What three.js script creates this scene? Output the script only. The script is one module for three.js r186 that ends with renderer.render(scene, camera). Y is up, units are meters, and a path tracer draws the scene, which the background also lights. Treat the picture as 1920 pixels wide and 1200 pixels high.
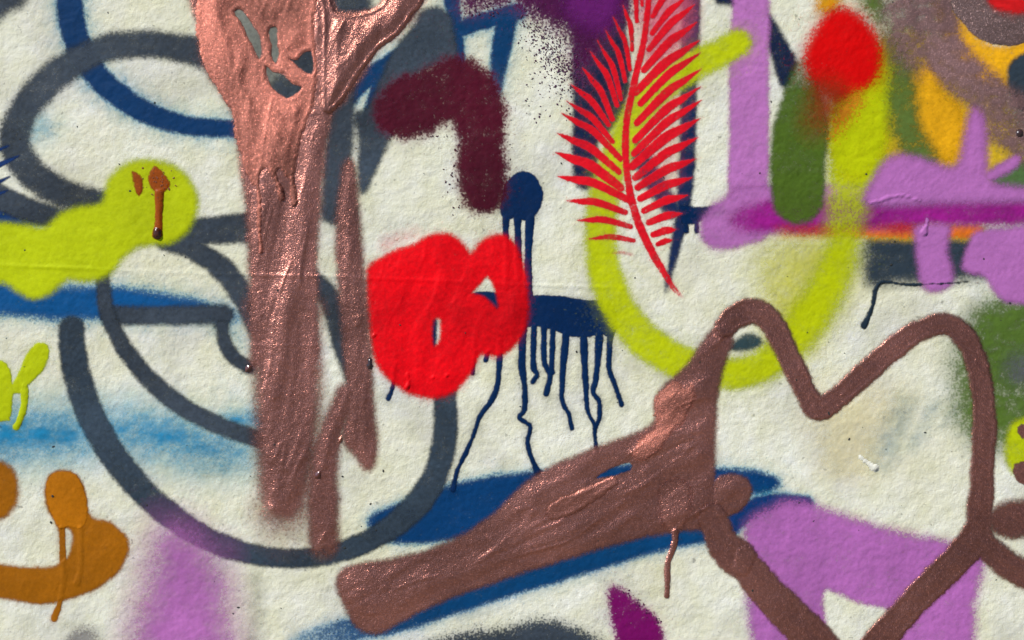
import * as THREE from 'three';
import { Sky } from 'three/addons/objects/Sky.js';
import { RoundedBoxGeometry } from 'three/addons/geometries/RoundedBoxGeometry.js';
import { mergeGeometries } from 'three/addons/utils/BufferGeometryUtils.js';

// ---------------------------------------------------------------- camera, sky, sun, exposure
const scene = new THREE.Scene();
const PX = 0.000625;                       // metres per photograph pixel: the picture is 1.2 m of wall
const YC = 1.35, W = 1920, H = 1200;
const X = (x) => (x - W / 2) * PX, Y = (y) => YC - (y - H / 2) * PX;
const DIST = 1.6;
const camera = new THREE.PerspectiveCamera(2 * Math.atan(H * PX / 2 / DIST) * 180 / Math.PI, W / H, 0.02, 400);
camera.position.set(0, YC, DIST);
camera.lookAt(0, YC, 0);

const sunDir = new THREE.Vector3(-0.62, 0.72, 0.52).normalize();
const sky = new Sky();
sky.name = 'sky'; sky.userData.kind = 'structure';
sky.scale.setScalar(300);
sky.material.uniforms.sunPosition.value.copy(sunDir);
sky.material.uniforms.turbidity.value = 9; sky.material.uniforms.rayleigh.value = 0.55;
sky.material.uniforms.mieCoefficient.value = 0.004;
scene.add(sky);
scene.environmentIntensity = 0.1;
const sun = new THREE.DirectionalLight(new THREE.Color(1, 0.95, 0.85), 4.3);
sun.name = 'sun';
sun.position.copy(sunDir).multiplyScalar(20).add(new THREE.Vector3(0, YC, 0));
sun.target.position.set(0, YC, 0);
sun.castShadow = true; sun.shadow.radius = 1; sun.shadow.mapSize.set(4096, 4096);
Object.assign(sun.shadow.camera, { left: -3.2, right: 3.2, top: 3.2, bottom: -3.2, near: 1, far: 40 });
scene.add(sun, sun.target);
const renderer = new THREE.WebGLRenderer({ antialias: true });
renderer.toneMapping = THREE.LinearToneMapping;
renderer.toneMappingExposure = 1.17;
renderer.shadowMap.enabled = true;

// ---------------------------------------------------------------- seeded noise
let seed = 12345;
const rnd = () => { seed = (seed + 0x6d2b79f5) | 0; let t = Math.imul(seed ^ (seed >>> 15), 1 | seed); t = (t + Math.imul(t ^ (t >>> 7), 61 | t)) ^ t; return ((t ^ (t >>> 14)) >>> 0) / 4294967296; };
const TN = 512;
function perlinTile(cells, octaves, gain = 0.5) {          // a tile of TN x TN that repeats, mean 0, about -1..1
  const out = new Float32Array(TN * TN);
  let amp = 1;
  for (let o = 0; o < octaves; o++, amp *= gain) {
    const n = cells << o, g = new Float32Array(n * n * 2);
    if (n > TN / 2) break;
    for (let i = 0; i < n * n; i++) { const a = rnd() * 6.2832; g[i * 2] = Math.cos(a); g[i * 2 + 1] = Math.sin(a); }
    const s = TN / n;
    for (let y = 0; y < TN; y++) {
      const fy = y / s, iy = fy | 0, ty = fy - iy, y1 = (iy + 1) % n, wy = ty * ty * ty * (ty * (ty * 6 - 15) + 10);
      for (let x = 0; x < TN; x++) {
        const fx = x / s, ix = fx | 0, tx = fx - ix, x1 = (ix + 1) % n, wx = tx * tx * tx * (tx * (tx * 6 - 15) + 10);
        const d = (a, b, u, v) => g[(b * n + a) * 2] * u + g[(b * n + a) * 2 + 1] * v;
        const p = d(ix, iy, tx, ty), q = d(x1, iy, tx - 1, ty), r = d(ix, y1, tx, ty - 1), t = d(x1, y1, tx - 1, ty - 1);
        out[y * TN + x] += amp * 1.5 * (p + (q - p) * wx + (r - p) * wy + (p - q - r + t) * wx * wy);
      }
    }
  }
  return out;
}
const NS = perlinTile(8, 2, 0.35), N8 = perlinTile(8, 5), N32 = perlinTile(32, 4, 0.6), N64 = perlinTile(64, 3, 0.65), NG = perlinTile(128, 2, 0.9);
function tap(t, x, y) {                                     // bilinear, wraps
  const fx = Math.floor(x), fy = Math.floor(y), u = x - fx, v = y - fy;
  const a = fx & 511, b = (fx + 1) & 511, c = (fy & 511) << 9, d = ((fy + 1) & 511) << 9;
  const p = t[c + a], q = t[c + b], r = t[d + a], s = t[d + b];
  return p + (q - p) * u + (r - p) * v + (p - q - r + s) * u * v;
}
const clamp = (x, a = 0, b = 1) => x < a ? a : x > b ? b : x;
const sstep = (a, b, x) => { const t = clamp((x - a) / (b - a)); return t * t * (3 - 2 * t); };
const toLin = (c) => c <= 0.04045 ? c / 12.92 : ((c + 0.055) / 1.055) ** 2.4;

// ---------------------------------------------------------------- the wall's relief on one shared grid
const STEP = 2.5, GX0 = -150, GY0 = -130, NX = 889, NY = 585;   // dense part of the grid, in photograph pixels
const Hm = new Float32Array(NX * NY);       // current height of the surface, millimetres
const fine = new Float32Array(NX * NY);     // the plaster's own fine relief, -1..1
const rough = new Float32Array(NX * NY).fill(1);   // how much of it is not yet filled by paint
const FINE_MM = 0.38;
function coarseMM(x, y) {
  const warp = 18 * tap(N8, x * 0.3 + 40, y * 0.3);
  let h = 0.2 * tap(N32, x * 0.42 + 55, y * 0.5 + 9) + 0.9 * tap(N8, x * 0.11 + 7, y * 0.11 + 90) + 0.45 * tap(N8, (x + warp) * 0.33, y * 0.33 + 33);
  // a long hair-line ridge and two weaker ones run across the wall
  for (const [y0, k, a, wd, x0, x1] of [[497, 0.037, 0.62, 2.4, -200, 1180], [640, 0.016, 0.3, 2.4, 430, 700], [1041, 0.012, 0.18, 2.5, 380, 1100]]) {
    const dy = y - (y0 + k * x + 2.2 * tap(N8, x * 0.12, 11)), e = sstep(x0 - 30, x0 + 30, x) * (1 - sstep(x1 - 60, x1 + 30, x));
    h += e * a * Math.exp(-(dy * dy) / (2 * wd * wd)) * (0.7 + 0.5 * tap(N8, x * 0.4, y0));
  }
  return h;
}
function fineAt(x, y) {
  const u = x * 0.94 + y * 0.34, v = y * 0.94 - x * 0.34;            // grain lies slightly aslant
  return 0.62 * tap(N32, u * 0.72, v * 0.95) + 0.45 * tap(N64, u * 0.9 + 91, v * 1.02 + 17) + 0.30 * tap(N8, u * 1.5, v * 1.8 + 60);
}
for (let j = 0; j < NY; j++) for (let i = 0; i < NX; i++) {
  const x = GX0 + i * STEP, y = GY0 + j * STEP, k = j * NX + i;
  fine[k] = clamp(fineAt(x, y), -1, 1);
  Hm[k] = coarseMM(x, y) + FINE_MM * fine[k];
}

// ---------------------------------------------------------------- shared bump tiles (uv is in metres everywhere)
function dataTex(data, w, h, srgb, repeat) {
  const t = new THREE.DataTexture(data, w, h, THREE.RGBAFormat, THREE.UnsignedByteType);
  t.magFilter = THREE.LinearFilter; t.minFilter = THREE.LinearFilter;
  if (srgb) t.colorSpace = THREE.SRGBColorSpace;
  if (repeat) { t.wrapS = t.wrapT = THREE.RepeatWrapping; t.repeat.set(1 / repeat, 1 / repeat); }
  t.needsUpdate = true; return t;
}
function bumpTile(f, size) {
  const d = new Uint8Array(TN * TN * 4);
  for (let y = 0; y < TN; y++) for (let x = 0; x < TN; x++) { const v = clamp(127.5 + 127.5 * f(x, y), 0, 255), k = (y * TN + x) * 4; d[k] = d[k + 1] = d[k + 2] = v; d[k + 3] = 255; }
  return dataTex(d, TN, TN, false, size);
}
const bumpPlaster = bumpTile((x, y) => 0.55 * tap(N64, x, y) + 0.5 * tap(NG, x, y) + 0.25 * tap(N32, x, y), 512 * PX * 0.8);
const bumpFlake = bumpTile((x, y) => 0.8 * tap(NG, x, y) + 0.3 * tap(N64, x, y), 512 * PX * 0.5);
const bumpSpray = bumpTile((x, y) => 0.6 * tap(NG, x + 9, y) + 0.45 * tap(N32, x, y), 512 * PX * 0.9);

// ---------------------------------------------------------------- ground and wall
const shade = (o) => { o.traverse((m) => { if (m.isMesh) m.castShadow = m.receiveShadow = true; }); return o; };
{
  const d = new Uint8Array(TN * TN * 4);
  for (let y = 0; y < TN; y++) for (let x = 0; x < TN; x++) { const v = 112 + 26 * tap(NG, x, y) + 16 * tap(N8, x, y), k = (y * TN + x) * 4; d[k] = v; d[k + 1] = v * 0.98; d[k + 2] = v * 0.93; d[k + 3] = 255; }
  const g = new THREE.Mesh(new THREE.PlaneGeometry(160, 160).rotateX(-Math.PI / 2), new THREE.MeshStandardMaterial({ map: dataTex(d, TN, TN, true), roughness: 0.95 }));
  const uv = g.geometry.attributes.uv; for (let i = 0; i < uv.count; i++) uv.setXY(i, uv.getX(i) * 100, uv.getY(i) * 100);
  g.material.map.wrapS = g.material.map.wrapT = THREE.RepeatWrapping;
  g.name = 'pavement'; g.userData = { kind: 'structure', label: 'grey concrete pavement at the foot of the painted wall' };
  g.receiveShadow = true; scene.add(g);
}
const wall = new THREE.Group();
wall.name = 'graffiti_wall';
wall.userData = { label: 'rough off-white plaster wall covered with spray-painted graffiti and paint drips', category: 'wall', kind: 'thing' };
scene.add(wall);

function gridMesh(xs, ys, hAt, nAt) { /* full tensor grid -> geometry */
  const nx = xs.length, ny = ys.length, pos = new Float32Array(nx * ny * 3), uv = new Float32Array(nx * ny * 2), idx = new Uint32Array((nx - 1) * (ny - 1) * 6);
  for (let j = 0, k = 0; j < ny; j++) for (let i = 0; i < nx; i++, k++) {
    pos[k * 3] = X(xs[i]); pos[k * 3 + 1] = Y(ys[j]); pos[k * 3 + 2] = hAt(xs[i], ys[j], i, j) * 0.001;
    uv[k * 2] = pos[k * 3]; uv[k * 2 + 1] = pos[k * 3 + 1];
  }
  let q = 0;
  for (let j = 0; j < ny - 1; j++) for (let i = 0; i < nx - 1; i++) {
    const a = j * nx + i, b = a + 1, c = a + nx, d = c + 1;
    idx[q++] = a; idx[q++] = c; idx[q++] = b; idx[q++] = b; idx[q++] = c; idx[q++] = d;
  }
  const g = new THREE.BufferGeometry();
  g.setAttribute('position', new THREE.BufferAttribute(pos, 3)); g.setAttribute('uv', new THREE.BufferAttribute(uv, 2)); g.setIndex(new THREE.BufferAttribute(idx, 1));
  g.computeVertexNormals();
  return g;
}
{
  const grow = (from, to) => { const out = []; let s = 5, p = from, dir = Math.sign(to - from); while ((to - p) * dir > s) { p += dir * s; out.push(p); s = Math.min(s * 1.16, 60); } out.push(to); return out; };
  const x1 = GX0 + (NX - 1) * STEP, y1 = GY0 + (NY - 1) * STEP;
  const xs = [...grow(GX0, W / 2 - 2.8 / PX).reverse(), ...Array.from({ length: NX }, (_, i) => GX0 + i * STEP), ...grow(x1, W / 2 + 2.8 / PX)];
  const ys = [...grow(GY0, H / 2 - 1.15 / PX).reverse(), ...Array.from({ length: NY }, (_, i) => GY0 + i * STEP), ...grow(y1, H / 2 + (YC + 0.02) / PX)];
  const d = new Uint8Array(1024 * 1024 * 4);
  for (let y = 0; y < 1024; y++) for (let x = 0; x < 1024; x++) {
    const k = (y * 1024 + x) * 4, g = tap(NG, x, y), m = tap(N8, x / 2, y / 2), s = tap(N32, x / 2 + 50, y / 2);
    const spot = tap(N64, x / 2, y / 2 + 200) > 1.02 ? 0.8 : 1;
    const old = sstep(-0.1, 0.7, tap(N8, x / 2 + 170, y / 2 + 300) + 0.35 * g), v = (1 + 0.026 * g + 0.022 * m + 0.024 * s - 0.07 * old) * spot;
    d[k] = clamp(226 * v, 0, 255); d[k + 1] = clamp((222 + 1.5 * m) * v, 0, 255); d[k + 2] = clamp((196 + 6 * s + 9 * m + 5 * old) * v, 0, 255); d[k + 3] = 255;
  }
  const m = new THREE.MeshStandardMaterial({ map: dataTex(d, 1024, 1024, true, 0.83), roughness: 0.9, bumpMap: bumpPlaster, bumpScale: 0.00028 });
  const face = new THREE.Mesh(gridMesh(xs, ys, (x, y, i, j) => coarseMM(x, y) + FINE_MM * clamp(fineAt(x, y), -1, 1)), m);
  face.name = 'plaster_face'; face.userData.label = 'coarse off-white plaster with a slanted grain'; wall.add(face);
  const conc = new THREE.MeshStandardMaterial({ color: 0x9a978c, roughness: 0.95, bumpMap: bumpPlaster, bumpScale: 0.001 });
  const core = new THREE.Mesh(new THREE.BoxGeometry(5.6, YC + 1.15, 0.24), conc); core.position.set(0, (YC + 1.15) / 2, -0.1235); core.name = 'masonry_core'; wall.add(core);
  const cope = new THREE.Mesh(new RoundedBoxGeometry(5.66, 0.07, 0.34, 2, 0.012), conc); cope.position.set(0, YC + 1.15 + 0.036, -0.11); cope.name = 'coping'; wall.add(cope);
}

// ---------------------------------------------------------------- paint: every mark is a film of its own that follows the surface below it
function spline(pts, step = 3) {            // Catmull-Rom through [x, y, width, opacity]
  const out = [], n = pts.length, P = (i) => pts[clamp(i, 0, n - 1)];
  if (n === 1) return [[...pts[0], 1].slice(0, 4)];
  for (let i = 0; i < n - 1; i++) {
    const a = P(i - 1), b = P(i), c = P(i + 1), e = P(i + 2), len = Math.hypot(c[0] - b[0], c[1] - b[1]), k = Math.max(2, Math.ceil(len / step));
    for (let s = 0; s < k + (i === n - 2 ? 1 : 0); s++) {
      const t = s / k, cr = (q, df) => { const A = a[q] ?? df, B = b[q] ?? df, C = c[q] ?? df, E = e[q] ?? df; return 0.5 * (2 * B + (C - A) * t + (2 * A - 5 * B + 4 * C - E) * t * t + (3 * B - A - 3 * C + E) * t * t * t); };
      const w0 = b[2], w1 = c[2], o0 = b[3] ?? 1, o1 = c[3] ?? 1;
      out.push([cr(0, 0), cr(1, 0), w0 + (w1 - w0) * t, o0 + (o1 - o0) * t]);
    }
  }
  return out;
}
const blur = (s) => s < 2.8 ? s * 1.2 : s * 1.9;          // spray edges are soft, runs and drips crisp
const S = (pts, soft = 4, more = {}) => ({ kind: 'stroke', pts: spline(pts).map((q, i) => [q[0], q[1], q[2] * (1 + 0.09 * tap(NS, i * 1.3 + q[2] * 7, pts[0][0])), q[3]]), soft: blur(soft), ...more });
function P(pts, soft = 3, more = {}) {       // closed outline, smoothed unless sharp
  if (!more.sharp) {
    const n = pts.length, o = [];
    for (let i = 0; i < n; i++) { const a = pts[(i + n - 1) % n], b = pts[i], c = pts[(i + 1) % n], e = pts[(i + 2) % n], k = Math.max(2, Math.ceil(Math.hypot(c[0] - b[0], c[1] - b[1]) / 14));
      for (let s = 0; s < k; s++) { const t = s / k; o.push([0, 1].map((q) => 0.5 * (2 * b[q] + (c[q] - a[q]) * t + (2 * a[q] - 5 * b[q] + 4 * c[q] - e[q]) * t * t + (3 * b[q] - a[q] - 3 * c[q] + e[q]) * t * t * t))); } }
    pts = o;
  }
  return { kind: 'outline', pts, soft: blur(soft), ...more };
}
const boxOf = (prims, pad) => { let a = 1e9, b = 1e9, c = -1e9, d = -1e9; for (const p of prims) for (const q of p.pts) { const r = (p.kind === 'stroke' ? q[2] / 2 : 0) + p.soft + pad; a = Math.min(a, q[0] - r); b = Math.min(b, q[1] - r); c = Math.max(c, q[0] + r); d = Math.max(d, q[1] + r); } return [a, b, c, d]; };
function distance(p, x0, y0, w, h, res, reach) {        // signed distance of one shape on a raster, and its opacity
  const D = new Float32Array(w * h).fill(1e3), O = new Float32Array(w * h).fill(1);
  if (p.kind === 'stroke') {
    for (const [cx, cy, wd, op] of p.pts) {
      const r = wd / 2, R = r + reach, i0 = Math.max(0, Math.floor((cx - R - x0) / res)), i1 = Math.min(w - 1, Math.ceil((cx + R - x0) / res)), j0 = Math.max(0, Math.floor((cy - R - y0) / res)), j1 = Math.min(h - 1, Math.ceil((cy + R - y0) / res));
      for (let j = j0; j <= j1; j++) { const dy = y0 + j * res - cy; for (let i = i0; i <= i1; i++) { const dx = x0 + i * res - cx, d = Math.sqrt(dx * dx + dy * dy) - r, k = j * w + i; if (d < D[k]) { D[k] = d; O[k] = op; } } }
    }
  } else {
    const q = p.pts, n = q.length;
    let a = 1e9, b = 1e9, c = -1e9, e = -1e9; for (const [x, y] of q) { a = Math.min(a, x); b = Math.min(b, y); c = Math.max(c, x); e = Math.max(e, y); }
    const i0 = Math.max(0, Math.floor((a - reach - x0) / res)), i1 = Math.min(w - 1, Math.ceil((c + reach - x0) / res)), j0 = Math.max(0, Math.floor((b - reach - y0) / res)), j1 = Math.min(h - 1, Math.ceil((e + reach - y0) / res));
    for (let j = j0; j <= j1; j++) for (let i = i0; i <= i1; i++) {
      const x = x0 + i * res, y = y0 + j * res; let m = 1e12, inside = false;
      for (let s = 0, t = n - 1; s < n; t = s++) {
        const ax = q[t][0], ay = q[t][1], bx = q[s][0] - ax, by = q[s][1] - ay, px = x - ax, py = y - ay, u = clamp((px * bx + py * by) / (bx * bx + by * by + 1e-9)), dx = px - bx * u, dy = py - by * u, d = dx * dx + dy * dy;
        if (d < m) m = d;
        if ((ay > y) !== (ay + by > y) && x < ax + (y - ay) / by * bx) inside = !inside;
      }
      D[j * w + i] = Math.sqrt(m) * (inside ? -1 : 1);
    }
  }
  return [D, O];
}
const names = {};
const numbered = (n) => { const k = names[n] = (names[n] ?? -1) + 1; return k ? `${n}_${String(k).padStart(3, '0')}` : n; };
let markCount = 0, texels = 0;
/* m: name, label, color, thin (colour where the paint is thin), parts [{name, label, prims, cut, dome, edge}], halo [reach, strength], grain, wob, mott (mottled opacity), tone (colour variation),
   fill (how far it fills the plaster), thick (mm), relief (x, y) => mm, rough, metal, gloss, res, bump, bumpScale, flake, group */
function mark(m) {
  const no = markCount++, res = m.res ?? 1, pad = 4 + (m.halo ? m.halo[0] * 3 : 0) + (m.wob ?? 1.5) * 2;
  const all = m.parts.flatMap((p) => p.prims), bb = boxOf(all, pad);
  const lim = [GX0 + STEP, GY0 + STEP, GX0 + (NX - 2) * STEP, GY0 + (NY - 2) * STEP];
  const x0 = Math.floor(Math.max(bb[0], lim[0])), y0 = Math.floor(Math.max(bb[1], lim[1])), w = Math.ceil((Math.min(bb[2], lim[2]) - x0) / res) + 1, h = Math.ceil((Math.min(bb[3], lim[3]) - y0) / res) + 1;
  const A = new Float32Array(w * h), DM = new Float32Array(w * h).fill(1e3), owner = new Uint8Array(w * h), top = new Float32Array(w * h).fill(1e3), wob = m.wob ?? 1.5, sd = no * 37.7;
  m.parts.forEach((part, pi) => {
    const list = part.prims.map((p) => [p, ...distance(p, x0, y0, w, h, res, p.soft + pad)]), cuts = (part.cut ?? []).map((p) => [p, ...distance(p, x0, y0, w, h, res, p.soft + pad + 44)]);
    for (let j = 0, k = 0; j < h; j++) for (let i = 0; i < w; i++, k++) {
      const x = x0 + i * res, y = y0 + j * res;
      let a = 0, dm = 1e3;
      for (const [p, D, O] of list) {
        if (D[k] > 500) continue;
        const d = D[k] + wob * (p.wob ?? 1) * (tap(N32, x * 0.5 + sd, y * 0.5) + 0.6 * tap(N64, x, y + sd));
        const t = clamp(0.5 - d / (2 * p.soft)); let v = t * t * (3 - 2 * t) * O[k] * (p.op ?? 1);
        if (m.halo && d > -p.soft) v = Math.max(v, m.halo[1] * O[k] * Math.exp(-Math.max(0, d) / m.halo[0]) * (0.75 + 0.5 * tap(N32, x * 0.8, y * 0.8 + sd)));
        if (v > a) a = v;
        if (d < dm) dm = d;
      }
      for (const [p, D] of cuts) { if (D[k] > 500) continue; const d = D[k] + wob * (tap(N32, x * 0.5 + sd, y * 0.5)), t = clamp(0.5 + d / (2 * p.soft)); a *= t * t * (3 - 2 * t); dm = Math.max(dm, -d); }
      if (a > A[k]) A[k] = a;
      if (dm < DM[k]) { DM[k] = dm; owner[k] = pi; } else if (part.over && dm < 0.5) { DM[k] = Math.min(dm, DM[k]); owner[k] = pi; top[k] = dm; }
    }
  });
  // colour and opacity
  const data = new Uint8Array(w * h * 4), c0 = new THREE.Color(m.color).convertLinearToSRGB(), c1 = new THREE.Color(m.thin ?? m.color).convertLinearToSRGB();
  const grain = (m.grain ?? 0.35) * 0.6, tone = m.tone ?? 0.05, flake = m.flake ?? 0, mott = m.mott ?? (m.metal || m.thick ? 0.05 : 0.16), op = m.opacity ?? 1;
  for (let j = 0, k = 0; j < h; j++) for (let i = 0; i < w; i++, k++) {
    const x = x0 + i * res, y = y0 + j * res; let a = A[k];
    if (a > 0.004) {
      if (mott) a *= clamp(1 - mott + mott * (0.6 + 0.55 * tap(N8, x * 0.6 + sd, y * 0.9) + 0.75 * tap(N32, x * 0.55, y * 0.8 + sd)), 0, 1.15);
      const g = 0.5 + 0.42 * tap(NG, x * 0.9 + sd, y * 0.9) + 0.2 * tap(N64, x * 0.9, y * 0.9);
      const sp = sstep(g - 0.28, g + 0.28, a);
      a = clamp(a + (sp - a) * grain) * op;
    }
    A[k] = a;
    const f = 1 + tone * (1.2 * tap(N8, x * 0.35 + sd, y * 0.35) + 0.6 * tap(N64, x, y)) + (flake ? flake * (Math.max(0, tap(NG, x * 1.05 + 3, y * 1.05) - 0.25) * 1.5 - 0.16) : 0), u = m.thin ? sstep(0.25, 0.95, a) : 1;
    data[k * 4] = clamp(255 * (c1.r + (c0.r - c1.r) * u) * f, 0, 255); data[k * 4 + 1] = clamp(255 * (c1.g + (c0.g - c1.g) * u) * f, 0, 255); data[k * 4 + 2] = clamp(255 * (c1.b + (c0.b - c1.b) * u) * f, 0, 255); data[k * 4 + 3] = 255 * a;
  }
  const flip = new Uint8Array(w * h * 4); for (let j = 0; j < h; j++) flip.set(data.subarray(j * w * 4, (j + 1) * w * 4), (h - 1 - j) * w * 4);
  texels += m.plain ? 0 : w * h;
  const tex = dataTex(flip, w, h, true);
  const uw = w * res * PX, uh = h * res * PX, left = X(x0 - res / 2), bottom = Y(y0 + (h - 0.5) * res);
  tex.repeat.set(1 / uw, 1 / uh); tex.offset.set(-left / uw, -bottom / uh);
  const mat = new THREE.MeshPhysicalMaterial({ ...(m.plain ? { color: m.color } : { map: tex, transparent: true }), roughness: (m.rough ?? 0.55) + (m.metal ? 0 : 0.12), specularIntensity: m.metal ? 0.6 : 0.25, metalness: m.metal ?? 0, bumpMap: m.bump ?? bumpSpray, bumpScale: m.bumpScale ?? 0.00012, clearcoat: m.gloss ?? 0, clearcoatRoughness: 0.22 });
  mat.name = m.name + '_paint';
  // geometry: the cells of the shared grid that carry paint
  const at = (arr, x, y) => arr[clamp(Math.round((y - y0) / res), 0, h - 1) * w + clamp(Math.round((x - x0) / res), 0, w - 1)];
  const i0 = Math.max(1, Math.ceil((x0 - GX0) / STEP)), i1 = Math.min(NX - 2, Math.floor((x0 + (w - 1) * res - GX0) / STEP)), j0 = Math.max(1, Math.ceil((y0 - GY0) / STEP)), j1 = Math.min(NY - 2, Math.floor((y0 + (h - 1) * res - GY0) / STEP));
  const cells = m.parts.map(() => []), used = new Map();
  for (let j = j0; j < j1; j++) for (let i = i0; i < i1; i++) {
    const x = GX0 + i * STEP, y = GY0 + j * STEP; let mx = 0;
    for (let b = 0; b <= 2; b++) for (let a = 0; a <= 2; a++) mx = Math.max(mx, at(A, x + a * STEP / 2, y + b * STEP / 2));
    if (mx < (m.plain ? 0.6 : 0.035)) continue;
    cells[at(owner, x + STEP / 2, y + STEP / 2)].push(j * NX + i);
    for (const k of [j * NX + i, j * NX + i + 1, (j + 1) * NX + i, (j + 1) * NX + i + 1]) used.set(k, 0);
  }
  for (const k of used.keys()) {
    const i = k % NX, j = (k / NX) | 0, x = GX0 + i * STEP, y = GY0 + j * STEP, d = at(DM, x, y), a = at(A, x, y), part = m.parts[at(owner, x, y)];
    const fill = clamp((m.fill ?? 0.15) * (part.fill ?? 1) * a), edge = part.edge ?? m.edge ?? 10, t = clamp(-d / edge), dome = Math.sqrt(t * (2 - t)), t2 = clamp(-at(top, x, y) / edge);
    let add = 0.1 + fill * rough[k] * FINE_MM * (1 - fine[k]) + (part.over ? (m.thick ?? 0) + part.dome * Math.sqrt(t2 * (2 - t2)) : (part.dome ?? m.thick ?? 0) * dome);
    if (m.relief) add += m.relief(x, y) * sstep(0, m.ramp ?? 34, -d);
    if (m.rim) add += m.rim * Math.exp(-(((d + 5) / 3.2) ** 2));
    rough[k] *= 1 - fill;
    used.set(k, Hm[k] + Math.max(0.08, add));
  }
  for (const [k, v] of used) Hm[k] = v;
  let root = null;
  if (m.group) { root = new THREE.Group(); }
  const meshes = cells.map((list, pi) => {
    const part = m.parts[pi], ids = new Map(), pos = [], nor = [], uv = [], idx = [];
    const v = (k) => {
      let n = ids.get(k); if (n !== undefined) return n;
      n = ids.size; ids.set(k, n);
      const i = k % NX, j = (k / NX) | 0, x = X(GX0 + i * STEP), y = Y(GY0 + j * STEP), s = 0.001 / (2 * STEP * PX), nx = -(Hm[k + 1] - Hm[k - 1]) * s, ny = (Hm[k + NX] - Hm[k - NX]) * s, l = 1 / Math.hypot(nx, ny, 1);
      pos.push(x, y, Hm[k] * 0.001); nor.push(nx * l, ny * l, l); uv.push(x, y); return n;
    };
    for (const k of list) { const a = v(k), b = v(k + 1), c = v(k + NX), d = v(k + NX + 1); idx.push(a, c, b, b, c, d); }
    if (!list.length) { console.log('empty part', m.label, part.name, JSON.stringify(part.prims[0].pts[0])); return null; }
    const g = new THREE.BufferGeometry();
    g.setAttribute('position', new THREE.Float32BufferAttribute(pos, 3)); g.setAttribute('normal', new THREE.Float32BufferAttribute(nor, 3)); g.setAttribute('uv', new THREE.Float32BufferAttribute(uv, 2)); g.setIndex(idx);
    const o = new THREE.Mesh(g, mat);
    if (part.label) o.userData.label = part.label;
    return o;
  });
  if (!root) root = meshes[0];
  root.name = numbered(m.name); root.userData.label = m.label;
  meshes.forEach((o, i) => { if (!o || o === root) return; o.name = m.parts[i].name; root.add(o); });
  wall.add(root);
  return root;
}
const one = (o, ...prims) => mark({ ...o, parts: [{ prims }] });
const drip = (pts, soft = 1.8, dome = 0.4, more = {}) => ({ name: 'drip', prims: [S(pts.map((q, i) => i === pts.length - 1 ? [q[0], q[1], q[2] * 1.3] : q), soft, { wob: 0.8 })], dome, edge: Math.max(2.5, pts[0][2] * 0.5), ...more });
const surfaceMM = (x, y) => { const i = clamp(Math.round((x - GX0) / STEP), 0, NX - 1), j = clamp(Math.round((y - GY0) / STEP), 0, NY - 1); return Hm[j * NX + i]; };
// folds of a paint skin: crests along a direction, uneven
const folds = (dx, dy, len, amp, seedX) => (x, y) => {   // u runs along the crests
  const u = x * dx + y * dy, v = -x * dy + y * dx, k = 64 / len;
  const bend = 14 * tap(NS, u * k * 0.9 + seedX, v * k * 0.9), f = tap(NS, u * k + seedX * 7, (v + bend) * k * 4.6 + seedX), g = tap(N8, u * k * 1.8 + seedX * 3, (v + bend) * k * 6);
  return amp * clamp(0.6 + 0.9 * f + 0.55 * Math.max(0, 1 - Math.abs(f - 0.1) * 5) * clamp(g + 0.3) + 0.1 * g, 0, 2);
};

//MARKS
// ---------------------------------------------------------------- faint stains and clouds, lowest
one({ name: 'stain', label: 'pale cream stain on bare plaster inside the right copper arch', color: 0xf0e2b2, opacity: 0.7, res: 2, grain: 0.2, mott: 0.4 }, P([[1530, 740], [1600, 730], [1690, 745], [1650, 800], [1640, 870], [1570, 880], [1530, 830]], 34));
one({ name: 'stain', label: 'faint blue-grey slanted streaks beside the cream stain', color: 0xa6b6b4, opacity: 0.5, res: 2, grain: 0.3, mott: 0.5 }, S([[1700, 760, 26], [1668, 830, 34], [1650, 870, 20]], 20), S([[1752, 762, 16], [1728, 806, 18], [1710, 835, 12]], 14), S([[1790, 770, 14, 0.8], [1762, 800, 12, 0.6]], 12));
one({ name: 'stain', label: 'faint grey vertical water stain below the slate bowl curve', color: 0xa9a697, opacity: 0.5, res: 2, grain: 0.3, mott: 0.5 }, S([[476, 1066, 18, 0.5], [480, 1130, 26], [474, 1240, 30]], 12));
one({ name: 'spray_cloud', label: 'faint cyan puff of overspray within the slate ring', color: 0x6fb0c4, opacity: 0.55, res: 2, grain: 0.4, mott: 0.6, halo: [26, 0.28] }, S([[66, 240, 46], [92, 236, 24]], 24));
one({ name: 'spray_cloud', label: 'mottled light blue cloud of overspray across the slate curves', color: 0x1f86b2, thin: 0x62aec6, opacity: 1, res: 1.5, grain: 0.2, mott: 0.26, halo: [30, 0.42] }, S([[-80, 818, 90], [40, 814, 92], [120, 812, 80], [200, 806, 60], [300, 816, 74], [380, 836, 66], [440, 846, 40]], 42), S([[420, 792, 26], [470, 786, 30], [500, 800, 26]], 16));
one({ name: 'spray_cloud', label: 'thin yellow mist between the lime curve and the purple band', color: 0xd4d04e, opacity: 0.75, res: 2, grain: 0.3, mott: 0.25, halo: [30, 0.3] }, P([[1440, 470], [1540, 440], [1590, 500], [1540, 600], [1480, 640], [1430, 560]], 40));

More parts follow.
